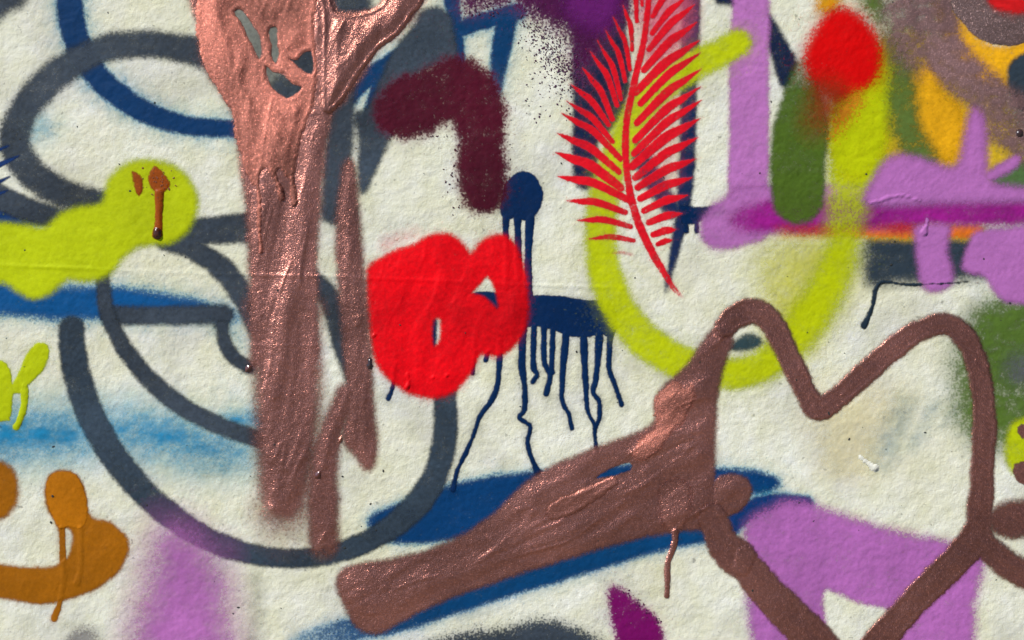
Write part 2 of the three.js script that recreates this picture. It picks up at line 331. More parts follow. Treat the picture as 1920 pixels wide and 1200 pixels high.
// ---------------------------------------------------------------- blue strokes below the slate
const BLUE = { mott: 0.06, color: 0x003862, thin: 0x1f96b8, rough: 0.5, halo: [13, 0.45], fill: 0.2 };
one({ ...BLUE, color: 0x003460, name: 'spray_stroke', label: 'blue arc sweeping from the top edge to the copper column' }, S([[128, -110, 50], [130, -20, 50], [136, 45, 51], [160, 110, 50], [205, 165, 48], [275, 211, 44], [355, 236, 38], [480, 243, 32]], 4.5));
one({ ...BLUE, name: 'spray_stroke', color: 0x004f86, label: 'blue horizontal stroke with cyan edges under the lime cloud', halo: [14, 0.5], grain: 0.45 }, S([[-120, 552, 62], [0, 560, 62], [110, 568, 66], [220, 568, 62], [310, 574, 50], [380, 582, 34], [440, 596, 36, 0.55]], 10), S([[415, 600, 40, 0.5], [452, 640, 30, 0.32]], 22));
one({ ...BLUE, name: 'paint_patch', color: 0x003366, label: 'blue wedge at the left edge above the lime cloud', halo: [3, 0.1] }, P([[-120, 376], [-20, 382], [40, 396], [96, 408], [80, 424], [0, 430], [-120, 430]], 4));
one({ ...BLUE, name: 'spray_stroke', label: 'blue star-like crossing strokes right of the copper sheet', halo: [11, 0.42] }, S([[843, -110, 30], [846, -10, 31], [856, 60, 28], [862, 130, 26]], 3.5), S([[650, 182, 40], [700, 138, 38], [770, 95, 34], [840, 70, 32], [880, 48, 34], [970, 22, 34]], 4), S([[952, 30, 40], [940, 90, 38], [930, 165, 26, 0.8], [928, 182, 18, 0.3]], 4), S([[722, 120, 26], [705, 165, 24], [690, 215, 16]], 4));
one({ ...BLUE, name: 'spray_stroke', color: 0x003a6a, label: 'broad blue stroke above the long copper bar', halo: [9, 0.42], grain: 0.5 }, P([[690, 985], [700, 962], [760, 938], [850, 906], [950, 888], [1060, 880], [1200, 868], [1340, 876], [1420, 882], [1462, 900], [1440, 925], [1340, 938], [1100, 990], [900, 1010], [740, 1020]], 7));
one({ ...BLUE, name: 'spray_stroke', color: 0x003f6c, thin: 0x3c93bd, label: 'long thin blue stroke below the copper bar, fading to cyan', halo: [9, 0.42], grain: 0.45 }, S([[560, 1212, 46, 0.4], [640, 1186, 52, 0.7], [740, 1162, 56, 0.9], [860, 1120, 58], [1000, 1076, 56], [1130, 1040, 50], [1230, 1014, 42], [1330, 998, 34]], 6));
one({ ...BLUE, name: 'spray_stroke', color: 0x08356c, label: 'short blue stroke running into the lilac patch', halo: [7, 0.35] }, S([[1366, 990, 34], [1400, 962, 44], [1450, 944, 42], [1510, 944, 30]], 5));
const NAVYSTRIP = { name: 'paint_patch', color: 0x14223f, rough: 0.5 };
one({ ...NAVYSTRIP, label: 'navy strip between the lilac stripe and the red blob' }, P([[1438, 26], [1452, 40], [1478, 86], [1494, 118], [1480, 158], [1465, 162], [1448, 112], [1436, 70]], 4));
one({ ...NAVYSTRIP, label: 'navy patch at the top edge beside the lilac stripe' }, P([[1330, -120], [1400, -120], [1404, 18], [1370, 8], [1336, -6]], 4));

// ---------------------------------------------------------------- slate strokes
const SLATE = { color: 0x39414a, rough: 0.6, fill: 0.2, tone: 0.15, halo: [4, 0.16] };
one({ ...SLATE, name: 'spray_stroke', opacity: 0.95, grain: 0.5, label: 'large slate grey ring at the upper left' }, S([[600, 160, 80], [540, 140, 130], [490, 100, 150], [440, 100, 80], [400, 106, 50], [340, 90, 50], [270, 83, 50], [190, 93, 52], [120, 130, 54], [62, 184, 56], [28, 250, 58], [42, 304, 56], [90, 348, 54], [150, 374, 52], [230, 388, 48]], 6));
one({ ...SLATE, name: 'paint_patch', color: 0x7e7f74, label: 'grey-green paint seen through the slits of the copper sheet' }, P([[436, 10], [470, 10], [530, 40], [532, 122], [500, 160], [470, 110], [446, 60]], 6));
one({ ...SLATE, name: 'spray_stroke', label: 'slate grey corner stroke above the ring' }, P([[-130, -120], [70, -120], [48, -2], [22, 18], [0, 36], [-60, 90], [-130, 120]], 9));
one({ ...SLATE, name: 'spray_stroke', label: 'slate grey stroke under the ring, parted by a pale gap' }, S([[-90, 312, 46], [-10, 364, 44], [50, 392, 42], [130, 414, 38], [230, 428, 36]], 4));
one({ ...SLATE, name: 'spray_stroke', label: 'slate grey fork between the lime circle and copper column' }, S([[340, 438, 40], [400, 432, 56], [450, 428, 56], [500, 426, 60]], 4), S([[310, 452, 34], [370, 472, 40], [420, 508, 42], [455, 555, 40], [480, 610, 36]], 4));
one({ ...SLATE, name: 'spray_stroke', label: 'short slate bar over the blue stroke' }, S([[205, 590, 34], [260, 592, 33], [340, 591, 35], [418, 590, 36]], 4.5));
one({ ...SLATE, name: 'spray_stroke', label: 'small slate hook beside the copper column' }, S([[416, 612, 26], [421, 640, 26], [438, 670, 26], [470, 690, 25]], 3.5));
one({ ...SLATE, name: 'spray_stroke', label: 'narrow slate curve running down from the lime cloud' }, S([[192, 500, 24], [196, 560, 27], [212, 612, 31], [246, 670, 33], [306, 736, 34], [385, 786, 34], [490, 826, 32]], 3.5));
one({ ...SLATE, color: 0x34404b, name: 'spray_stroke', label: 'long slate bowl-shaped curve from the left up to the red lips' }, S([[135, 616, 48], [137, 660, 50], [152, 730, 52], [186, 810, 52], [240, 890, 50], [312, 960, 46], [400, 1016, 42], [500, 1044, 36], [600, 1043, 36], [690, 1014, 42], [762, 966, 48], [812, 900, 48], [834, 820, 46], [834, 730, 44]], 3.2));
one({ ...SLATE, name: 'spray_stroke', label: 'slate curve showing between the two copper columns' }, S([[585, 520, 30], [618, 560, 40], [636, 620, 40], [656, 690, 32], [670, 740, 20]], 4.5));
one({ ...SLATE, color: 0x3c4650, name: 'spray_stroke', label: 'slate slanted stroke crossing the blue star' }, P([[740, 92], [780, 40], [790, 20], [830, 16], [850, 50], [852, 118], [800, 130], [770, 170], [736, 250], [700, 330], [684, 362], [672, 348], [672, 260], [664, 215], [690, 200], [712, 150]], 5));
one({ ...SLATE, name: 'spray_stroke', label: 'slate upright stroke beside the copper sheet' }, S([[620, -90, 120], [640, 0, 110], [650, 40, 90]], 8), S([[640, 160, 50], [636, 260, 52], [628, 350, 48], [624, 398, 46]], 6));
one({ ...SLATE, name: 'spray_stroke', grain: 0.9, label: 'grainy slate arc at the bottom edge' }, P([[760, 1240], [850, 1192], [940, 1182], [1010, 1164], [1070, 1176], [1130, 1204], [1180, 1260], [1000, 1290]], 12));
one({ name: 'paint_patch', color: 0x8f8a84, grain: 0.6, opacity: 0.9, label: 'small grey smudge at the lower left edge' }, S([[156, 1208, 60]], 12));

// ---------------------------------------------------------------- navy paint under the feather, and the dripping navy figure
const NAVY = { color: 0x00244c, rough: 0.4, fill: 0.35, tone: 0.06 };
one({ ...NAVY, color: 0x14223f, name: 'spray_stroke', label: 'left navy upright bar behind the feather', halo: [3, 0.15] }, P([[1076, 60], [1110, 40], [1140, 30], [1172, 60], [1180, 160], [1150, 240], [1122, 262], [1118, 330], [1102, 356], [1076, 332], [1075, 200]], 4), S([[1164, -110, 34], [1162, 20, 34], [1150, 90, 20]], 4));
one({ ...NAVY, color: 0x17284c, name: 'spray_stroke', label: 'right navy upright bar behind the feather', halo: [3, 0.15] }, S([[1296, -110, 34], [1296, 20, 34], [1292, 130, 32], [1290, 240, 30], [1286, 340, 30], [1276, 420, 24], [1260, 490, 15], [1249, 545, 7, 0.6]], 3.5), S([[1196, 280, 30], [1220, 330, 34], [1256, 385, 34], [1272, 400, 20]], 6));
mark({ ...NAVY, name: 'paint_patch', label: 'small navy patch with short drips left of the lilac tip', halo: [3, 0.15], parts: [{ prims: [P([[1276, 386], [1300, 388], [1352, 386], [1340, 400], [1316, 414], [1300, 420], [1278, 418]], 2.5)] }, drip([[1286, 412, 9], [1286, 432, 8]]), drip([[1306, 412, 7], [1306, 434, 6]])] });
mark({ ...NAVY, name: 'paint_patch', label: 'navy figure with a round head, wide arm and long drips', halo: [6, 0.26], thick: 0.15, edge: 9, wob: 1.3, parts: [{ prims: [
  P([[940, 372], [946, 346], [962, 328], [980, 321], [1002, 328], [1015, 350], [1018, 372], [1010, 396], [998, 410], [986, 414], [966, 408], [948, 412], [937, 398]], 2),
  P([[880, 552], [940, 548], [1000, 553], [1050, 555], [1096, 562], [1140, 564], [1155, 584], [1156, 612], [1148, 636], [1128, 626], [1100, 634], [1084, 632], [1060, 630], [1040, 620], [1000, 612], [940, 630], [880, 600]], 2),
  P([[808, 600], [819, 600], [816, 650], [808, 650]], 3)] },
  drip([[948, 400, 15], [948, 430, 12], [950, 470, 10], [948, 540, 9]], 1.6, 0.4), drip([[970, 404, 16], [971, 440, 13], [972, 520, 10]], 1.6, 0.4), drip([[994, 396, 18], [992, 440, 15], [990, 500, 13], [991, 560, 14]], 1.6, 0.4),
  drip([[937, 640, 12], [936, 690, 11], [930, 730, 11], [918, 756, 10], [900, 780, 9], [886, 820, 8], [868, 860, 8], [856, 885, 8], [850, 918, 8]]),
  drip([[981, 610, 15], [978, 680, 13], [984, 730, 11], [983, 768, 10], [974, 782, 9], [986, 792, 9], [994, 802, 9], [989, 830, 9], [998, 862, 9], [1008, 884, 8]]),
  drip([[1001, 610, 12], [1000, 660, 10], [1001, 690, 10], [1007, 702, 9], [999, 716, 8]]),
  drip([[1020, 610, 12], [1020, 670, 11], [1026, 692, 10], [1031, 705, 11], [1024, 738, 8]]), drip([[1037, 610, 12], [1035, 660, 10], [1034, 698, 10]]),
  drip([[1062, 615, 16], [1058, 660, 13], [1054, 720, 11], [1054, 752, 9], [1066, 776, 9], [1072, 803, 8]]),
  drip([[1094, 615, 16], [1096, 680, 13], [1099, 740, 10], [1102, 772, 9], [1114, 796, 8], [1115, 815, 7], [1118, 840, 7]]),
  drip([[1124, 615, 16], [1122, 660, 13], [1117, 710, 11], [1112, 736, 8], [1123, 752, 9], [1123, 784, 8], [1116, 800, 7]]),
  drip([[1146, 615, 14], [1142, 660, 11], [1142, 694, 10], [1151, 716, 9], [1165, 758, 8]]),
  drip([[738, 690, 8], [737, 722, 8], [728, 747, 7]]), drip([[890, 660, 8], [886, 700, 7]]), drip([[914, 660, 8], [910, 674, 8]])] });

// ---------------------------------------------------------------- right-hand pile of colours
one({ name: 'spray_cloud', color: 0xc9a41e, thin: 0xb9a936, rough: 0.55, label: 'ochre underlayer between the lime curve and taupe strokes', grain: 0.8, tone: 0.12, halo: [10, 0.3] }, P([[1556, 200], [1600, 120], [1660, 70], [1740, 60], [1850, 150], [1910, 230], [1920, 320], [1840, 350], [1740, 330], [1640, 350], [1570, 340]], 16));
const ORANGE = { name: 'paint_patch', color: 0xecaa14, rough: 0.5, grain: 0.55, tone: 0.07 };
one({ ...ORANGE, label: 'orange-yellow wedge between the taupe strokes' }, P([[1748, 8], [1790, 20], [1830, 66], [1880, 88], [1960, 60], [1960, 120], [1900, 130], [1890, 170], [1840, 160], [1790, 110]], 10));
one({ ...ORANGE, label: 'orange patch below the taupe stroke' }, P([[1716, 150], [1752, 120], [1770, 170], [1800, 200], [1810, 260], [1786, 304], [1740, 286], [1712, 240]], 16));
one({ ...ORANGE, label: 'orange puff at the top edge beside the red blob' }, S([[1552, 6, 40], [1566, -60, 50]], 12));
one({ name: 'paint_patch', color: 0x303c46, rough: 0.6, label: 'slate patch under the lilac drips' }, P([[1630, 446], [1700, 442], [1850, 444], [1850, 512], [1815, 522], [1700, 528], [1650, 532], [1628, 530], [1622, 500]], 13));
one({ name: 'paint_patch', color: 0x303c46, rough: 0.6, label: 'slate spot at the right edge beside the orange patch' }, P([[1900, 112], [1990, 90], [1990, 230], [1912, 206], [1890, 160]], 4));
one({ name: 'spray_stroke', color: 0xba72b2, rough: 0.5, label: 'upright lilac stripe right of the feather', halo: [5, 0.2], tone: 0.04 }, S([[1412, -110, 70], [1408, 20, 70], [1404, 140, 72], [1404, 260, 72], [1402, 366, 70]], 4.5));
mark({ name: 'spray_stroke', color: 0xe8741c, thin: 0xf2c024, rough: 0.5, label: 'orange line showing below the magenta band', grain: 0.5, parts: [{ prims: [S([[1470, 436, 16, 0.5], [1600, 432, 26], [1700, 434, 30], [1830, 432, 30]], 7)] }] });
mark({ name: 'spray_stroke', color: 0xb86fb0, rough: 0.48, label: 'lilac band ending in a rounded left tip', halo: [8, 0.25], parts: [{ prims: [S([[1352, 428, 84], [1400, 404, 100], [1470, 382, 70], [1560, 376, 60], [1700, 372, 50], [1900, 372, 44], [2040, 372, 44]], 6)] }] });
one({ name: 'spray_stroke', color: 0x9a1c82, thin: 0xb0529e, rough: 0.45, label: 'magenta band along the lilac one', halo: [9, 0.25], tone: 0.08 }, S([[1392, 412, 44, 0.7], [1440, 406, 58], [1540, 402, 56], [1680, 400, 52], [1800, 398, 50], [1920, 398, 50], [2040, 396, 50]], 9));
one({ name: 'spray_stroke', color: 0xcf2f3c, rough: 0.5, opacity: 0.8, label: 'thin red line under the magenta band', grain: 0.5 }, S([[1456, 428, 10, 0.5], [1530, 430, 16], [1640, 426, 14, 0.3], [1690, 428, 18, 0.9], [1740, 430, 10, 0.3]], 7));
mark({ name: 'spray_stroke', color: 0xbfc800, rough: 0.5, label: 'wide lime curve from behind the feather around to the upper right', opacity: 0.94, halo: [15, 0.26], grain: 0.45, tone: 0.04, fill: 0.25, parts: [{ prims: [
  S([[1384, 80, 52], [1340, 104, 56], [1290, 128, 56], [1230, 172, 58], [1180, 240, 58], [1146, 320, 60], [1128, 400, 62], [1130, 490, 62], [1156, 570, 62], [1205, 634, 64], [1276, 680, 64], [1350, 700, 62], [1400, 698, 60], [1450, 676, 60]], 7),
  S([[1420, 690, 60], [1470, 655, 68], [1515, 600, 74], [1556, 530, 66], [1578, 470, 62, 0.9], [1584, 410, 64, 0.62], [1596, 350, 84, 0.75], [1606, 300, 104], [1612, 240, 114], [1636, 180, 96], [1662, 120, 60, 0.6]], 14)] }] });
one({ name: 'paint_patch', color: 0x2f4448, rough: 0.55, label: 'dark teal sliver inside the copper peak' }, P([[1368, 652], [1390, 630], [1412, 626], [1430, 642], [1412, 654], [1388, 657]], 4));
mark({ name: 'spray_cloud', color: 0xd8607a, rough: 0.55, opacity: 0.72, res: 1.5, label: 'pink haze of overspray within the feather', grain: 0.35, mott: 0.25, parts: [{ prims: [P([[1206, -60], [1292, -60], [1296, 60], [1250, 110], [1216, 110], [1200, 30]], 18), S([[1250, 260, 40, 0.35], [1240, 330, 50, 0.4], [1256, 200, 40, 0.3]], 18)] }] });
one({ name: 'spray_stroke', color: 0x4c641c, rough: 0.55, label: 'thick olive green upright stroke below the red blob', halo: [6, 0.16], tone: 0.07 }, S([[1508, 130, 44, 0.5], [1506, 176, 70, 0.9], [1502, 230, 94], [1496, 290, 102], [1496, 360, 96], [1496, 374, 80]], 5));
one({ name: 'spray_stroke', color: 0x5d7131, rough: 0.6, label: 'faded green stroke between lime curve and orange patch', grain: 0.5, mott: 0.3, halo: [10, 0.2] }, S([[1640, -90, 50], [1634, -6, 46, 0.9], [1670, 60, 40, 0.5], [1690, 140, 44, 0.8], [1696, 230, 52], [1730, 296, 46]], 12));
one({ name: 'spray_cloud', color: 0x536c28, rough: 0.6, label: 'soft green cloud behind the right copper arch', grain: 0.45, mott: 0.3, halo: [16, 0.28] }, P([[1836, 580], [1890, 560], [1990, 560], [1990, 800], [1900, 830], [1840, 834], [1798, 780], [1792, 690], [1808, 620]], 26));
one({ name: 'paint_patch', color: 0x4d6a3a, rough: 0.6, label: 'small green patch at the right edge above the magenta band' }, P([[1856, 334], [1890, 310], [1980, 296], [1980, 366], [1900, 362]], 6));
mark({ name: 'paint_patch', color: 0xd40000, rough: 0.42, label: 'soft-edged bright red round blob', halo: [13, 0.4], grain: 0.6, thick: 0.1, edge: 30, fill: 0.4, parts: [{ prims: [P([[1530, 50], [1565, 16], [1605, 22], [1640, 60], [1654, 106], [1640, 150], [1600, 178], [1566, 186], [1528, 158], [1508, 110]], 11)] }] });
one({ name: 'spray_cloud', color: 0xe8921c, opacity: 0.8, label: 'orange mist between the red blob and lime curve', grain: 1.2 }, S([[1604, 186, 24], [1580, 220, 30, 0.8], [1562, 256, 16, 0.5]], 13));
one({ name: 'spray_cloud', color: 0x9b3312, opacity: 0.75, label: 'rusty red mist below the red blob', grain: 0.4 }, S([[1552, 180, 60], [1540, 214, 66, 0.7], [1526, 240, 46, 0.4]], 18));
mark({ name: 'spray_stroke', color: 0x94706c, opacity: 0.95, rough: 0.5, metal: 0.35, label: 'loose slanted taupe metallic strokes at the upper right', bump: bumpFlake, bumpScale: 0.0004, grain: 0.5, mott: 0.4, flake: 0.3, tone: 0.1, halo: [8, 0.2], fill: 0.5, relief: folds(0.7, 0.7, 150, 1.2, 8), parts: [{ prims: [S([[1696, -80, 100], [1700, 30, 92], [1708, 90, 70, 0.85], [1716, 130, 40, 0.4]], 13), S([[1744, -60, 70], [1752, 50, 84], [1790, 122, 76], [1856, 180, 74], [1980, 276, 96]], 9), S([[1846, 214, 40, 0.8], [1900, 262, 56, 0.9], [1980, 310, 60]], 9)] }] });
mark({ name: 'paint_patch', color: 0x8c706a, rough: 0.35, metal: 0.45, label: 'taupe metallic blob hanging from the top right edge', bump: bumpFlake, bumpScale: 0.0006, flake: 0.5, tone: 0.1, thick: 0.5, edge: 10, fill: 0.8, relief: folds(0.9, 0.3, 60, 0.8, 3), parts: [{ prims: [P([[1790, -60], [1784, 10], [1806, 44], [1836, 72], [1880, 84], [1920, 80], [1990, 40], [1990, -60]], 2.4)] }] });
one({ name: 'paint_patch', color: 0xd01a1c, rough: 0.4, label: 'red spot at the top right edge', halo: [6, 0.3] }, P([[1846, -40], [1856, 8], [1880, 22], [1930, 20], [1980, -40]], 5));
mark({ name: 'paint_patch', color: 0xb46cae, rough: 0.42, label: 'lilac cloud with an upward stroke over the magenta band', halo: [6, 0.2], thick: 0.12, edge: 14, fill: 0.45, tone: 0.04, parts: [{ prims: [P([[1630, 384], [1640, 332], [1664, 300], [1694, 290], [1730, 298], [1774, 312], [1800, 300], [1818, 216], [1834, 208], [1848, 240], [1852, 320], [1868, 344], [1930, 352], [1990, 350], [1990, 374], [1800, 380]], 8), S([[1856, 330, 20], [1890, 312, 22], [1906, 298, 12]], 5)] },
  { over: true, name: 'paint_run', label: 'raised lilac run of thick paint', prims: [S([[1632, 380, 10], [1650, 377, 7], [1672, 369, 7], [1694, 367, 7], [1724, 376, 6]], 1.5)], dome: 1.0, edge: 4 }] });
mark({ name: 'paint_patch', color: 0xb46cae, rough: 0.42, label: 'two lilac drips hanging over the slate patch', halo: [5, 0.2], thick: 0.12, edge: 12, fill: 0.45, tone: 0.04, parts: [{ prims: [P([[1722, 424], [1778, 424], [1776, 470], [1788, 512], [1782, 534], [1756, 548], [1730, 538], [1722, 500], [1716, 450]], 6)] },
  { name: 'drip', label: 'wide lilac drip at the right edge', prims: [P([[1826, 438], [1860, 430], [1990, 432], [1990, 560], [1900, 568], [1866, 548], [1846, 520], [1806, 504], [1812, 470]], 5)] },
  drip([[1738, 412, 7], [1736, 420, 6], [1733, 436, 9]], 1.4, 1.4, { over: true })] });
mark({ name: 'paint_run', color: 0x22303c, rough: 0.3, label: 'thin slate run with a hooked drip below the slate patch', thick: 0.9, edge: 4, fill: 0.8, parts: [{ prims: [S([[1640, 546, 7], [1648, 532, 7], [1662, 528, 6], [1700, 533, 4], [1760, 532, 3], [1814, 528, 4]], 1.5)] }, drip([[1641, 545, 8], [1637, 570, 8], [1630, 590, 8], [1620, 610, 9]])] });
one({ name: 'spray_cloud', color: 0x6f6b78, opacity: 0.7, label: 'grey-mauve puff at the right edge over the green cloud', grain: 0.4, mott: 0.3 }, S([[1916, 690, 50], [1960, 700, 60]], 18));
mark({ name: 'paint_patch', color: 0xb6c00a, rough: 0.5, label: 'lime blob at the right edge beside the copper arch', parts: [{ prims: [P([[1884, 840], [1896, 800], [1920, 784], [1980, 780], [1980, 900], [1912, 892], [1890, 872]], 5)] }] });

// ---------------------------------------------------------------- maroon, plum, magenta with spatter
mark({ name: 'spray_stroke', color: 0x4e0a20, thin: 0x742a40, wob: 4, rough: 0.5, label: 'maroon hooked stroke above the navy figure', grain: 0.75, halo: [9, 0.3], tone: 0.1, fill: 0.3, relief: folds(0.2, 0.98, 120, 0.35, 21), parts: [{ prims: [S([[746, 208, 92], [770, 202, 114], [812, 186, 104], [858, 168, 118], [890, 200, 108], [901, 250, 90], [903, 310, 94], [906, 356, 90]], 9)] }] });
mark({ name: 'spray_cloud', color: 0x4c0f40, thin: 0x7b3a62, rough: 0.5, label: 'plum cloud with spatter at the top edge', grain: 0.9, halo: [16, 0.4], tone: 0.12, parts: [{ prims: [P([[980, -110], [1180, -110], [1180, 10], [1140, 60], [1110, 110], [1090, 120], [1060, 70], [1000, 30], [968, 0]], 20), S([[880, 8, 40, 0.8], [930, -20, 60]], 16), S([[1080, 110, 40, 0.7], [1092, 150, 26, 0.5]], 16)] }] });
one({ name: 'paint_patch', color: 0x6c1a6c, opacity: 0.8, label: 'violet wedge between plum cloud and feather' }, P([[1040, -110], [1170, -110], [1166, 0], [1140, 54], [1110, 60], [1060, 20]], 14));
mark({ name: 'spray_stroke', color: 0x77085c, thin: 0xa04386, rough: 0.45, label: 'short magenta dash at the bottom edge', grain: 0.8, halo: [7, 0.35], parts: [{ prims: [P([[1140, 1110], [1154, 1098], [1172, 1108], [1196, 1130], [1236, 1166], [1246, 1240], [1180, 1240], [1150, 1180]], 6)] }] });

// ---------------------------------------------------------------- lilac patches below
one({ name: 'spray_cloud', color: 0xb46bac, rough: 0.5, res: 1.5, label: 'soft lilac column below the slate bowl curve', grain: 0.25, halo: [26, 0.3] }, P([[300, 1010], [330, 990], [366, 1010], [400, 1060], [420, 1120], [420, 1290], [250, 1290], [256, 1180], [276, 1090]], 40), S([[300, 980, 50, 0.35], [420, 1036, 50, 0.35]], 24));
mark({ name: 'paint_patch', color: 0xb267ac, rough: 0.5, label: 'large lilac patch with a white notch between the copper legs', grain: 0.5, halo: [9, 0.3], tone: 0.05, relief: folds(-0.2, 0.97, 220, 0.4, 5), parts: [{ prims: [P([[1398, 985], [1440, 955], [1490, 938], [1550, 955], [1640, 985], [1760, 1012], [1838, 1030], [1842, 1070], [1826, 1130], [1806, 1240], [1640, 1280], [1440, 1280], [1408, 1180], [1400, 1080]], 10)], cut: [P([[1546, 1108], [1600, 1126], [1672, 1150], [1630, 1210], [1600, 1300], [1556, 1300], [1548, 1180]], 5)] }] });

// ---------------------------------------------------------------- lime and mustard on the left
const LIME = { color: 0xb9c400, rough: 0.48, fill: 0.6, tone: 0.045, thick: 0.08, edge: 16 };
mark({ ...LIME, name: 'paint_patch', label: 'lime cloud with a round upper lobe at the left edge', halo: [6, 0.2], relief: folds(0.5, 0.86, 130, 0.25, 13), parts: [{ prims: [P([[190, 380], [204, 336], [240, 306], [284, 300], [330, 312], [362, 346], [370, 390], [352, 432], [318, 456], [268, 462], [236, 478], [206, 514], [170, 528], [128, 526], [98, 548], [64, 560], [30, 546], [6, 530], [-60, 540], [-140, 530], [-140, 424], [-40, 418], [40, 420], [84, 426], [112, 402], [150, 388]], 6)] }] });
mark({ name: 'paint_patch', color: 0x96460c, rough: 0.35, label: 'rust-brown diamond spot with a long drip on the lime circle', thick: 0.5, edge: 7, fill: 0.7, grain: 0.6, flake: 0.2, parts: [{ prims: [P([[290, 312], [304, 322], [318, 342], [312, 356], [298, 364], [284, 352], [278, 338], [282, 324]], 2.5)] }, { name: 'paint_spot', label: 'small rust-brown spot', prims: [P([[248, 322], [262, 328], [269, 348], [261, 366], [252, 348]], 2.5)] }, drip([[299, 356, 17], [299, 390, 14], [298, 415, 13], [295, 440, 14]], 1.6, 1.8)] });
mark({ ...LIME, name: 'paint_patch', label: 'small lime fork with a drip at the left edge', halo: [5, 0.2], thick: 0.3, edge: 8, parts: [{ prims: [P([[-120, 690], [-40, 680], [4, 676], [20, 700], [24, 720], [50, 666], [70, 644], [90, 648], [92, 672], [76, 700], [52, 722], [36, 738], [26, 740], [20, 780], [0, 790], [-120, 800]], 2.5)] }, drip([[44, 718, 16], [46, 750, 13], [40, 780, 11], [31, 800, 10]], 1.6, 0.8)] });
const MUST = { color: 0x9c5c02, rough: 0.42, fill: 0.7, tone: 0.07, thick: 0.06, edge: 12 };
mark({ ...MUST, name: 'paint_patch', label: 'mustard bowed stroke with an egg-shaped lobe and drips', halo: [5, 0.3], relief: folds(-0.3, 0.95, 150, 0.4, 31), parts: [{ prims: [P([[84, 918], [94, 890], [118, 882], [144, 890], [160, 920], [166, 960], [182, 974], [206, 978], [232, 1000], [242, 1024], [226, 1068], [190, 1098], [130, 1124], [70, 1132], [-30, 1116], [-130, 1110], [-130, 1050], [-20, 1056], [60, 1064], [112, 1054], [108, 990], [90, 956]], 3.5)], cut: [P([[119, 994], [128, 990], [136, 1002], [132, 1030], [124, 1046], [118, 1030]], 3)] },
  drip([[116, 990, 12], [118, 1050, 12], [119, 1090, 11], [112, 1130, 10], [102, 1158, 10]], 1.6, 0.6, { over: true }), drip([[152, 990, 12], [152, 1050, 11], [150, 1076, 10], [145, 1094, 12]], 1.6, 0.6, { over: true })] });
mark({ ...MUST, color: 0xb36a04, name: 'paint_lobe', label: 'lighter egg-shaped mustard lobe on the bowed stroke', halo: [3, 0.1], thick: 0.12, edge: 6, parts: [{ prims: [P([[85, 918], [96, 891], [118, 883], [144, 891], [158, 920], [164, 958], [160, 984], [146, 992], [128, 986], [112, 990], [92, 956]], 2.2)] }] });
one({ ...MUST, name: 'paint_patch', label: 'mustard spot cut by the left edge', halo: [5, 0.3] }, P([[-120, 860], [-20, 864], [10, 868], [30, 890], [34, 930], [22, 958], [-10, 976], [-120, 990]], 5));
mark({ name: 'spray_stencil', color: 0x0b2f62, rough: 0.5, label: 'tips of navy stencilled barbs at the left edge', wob: 0.6, group: true, parts: [[[17, 273], [-40, 296], [-80, 320]], [[36, 292], [-20, 318], [-80, 350]], [[18, 331], [-30, 356], [-80, 390]], [[14, 357], [-30, 376], [-80, 410]]].map((b) => ({ name: 'barb', prims: [S([[...b[0], 2], [...b[1], 13], [...b[2], 9]], 1.8)] })) });

// ---------------------------------------------------------------- red lips and feather
mark({ name: 'paint_patch', color: 0xdf000f, rough: 0.42, label: 'bright red lips-shaped blob over the navy arm', halo: [5, 0.4], grain: 0.4, thick: 0.12, edge: 16, fill: 0.45, tone: 0.12, relief: folds(-0.25, 0.97, 200, 0.9, 17), parts: [{ prims: [P([[686, 520], [692, 498], [716, 482], [748, 466], [776, 458], [792, 446], [816, 438], [846, 440], [868, 456], [882, 474], [896, 458], [916, 444], [942, 440], [966, 456], [980, 492], [990, 546], [990, 596], [978, 632], [956, 656], [930, 668], [902, 664], [890, 686], [874, 712], [848, 736], [812, 746], [768, 738], [730, 714], [706, 682], [694, 640], [686, 580]], 4.6), S([[726, 460, 14, 0.35], [750, 448, 10, 0.3], [778, 440, 12, 0.25]], 14)], cut: [P([[886, 549], [902, 532], [914, 519], [926, 540], [934, 566], [932, 578], [920, 566], [906, 556]], 3), P([[812, 602], [820, 596], [826, 600], [824, 636], [814, 648], [810, 632]], 3)] },
  { over: true, name: 'paint_run', prims: [S([[764, 700, 6], [766, 716, 6], [764, 726, 8]], 1.5)], dome: 1.2, edge: 4 }, { over: true, name: 'paint_bead', prims: [S([[812, 708, 7]], 1.5)], dome: 1.2, edge: 4 }, { over: true, name: 'paint_bead', prims: [S([[838, 704, 6]], 1.5)], dome: 1.2, edge: 4 }, { over: true, name: 'paint_bead', prims: [S([[702, 629, 7]], 1.5)], dome: 1.2, edge: 4 }] });
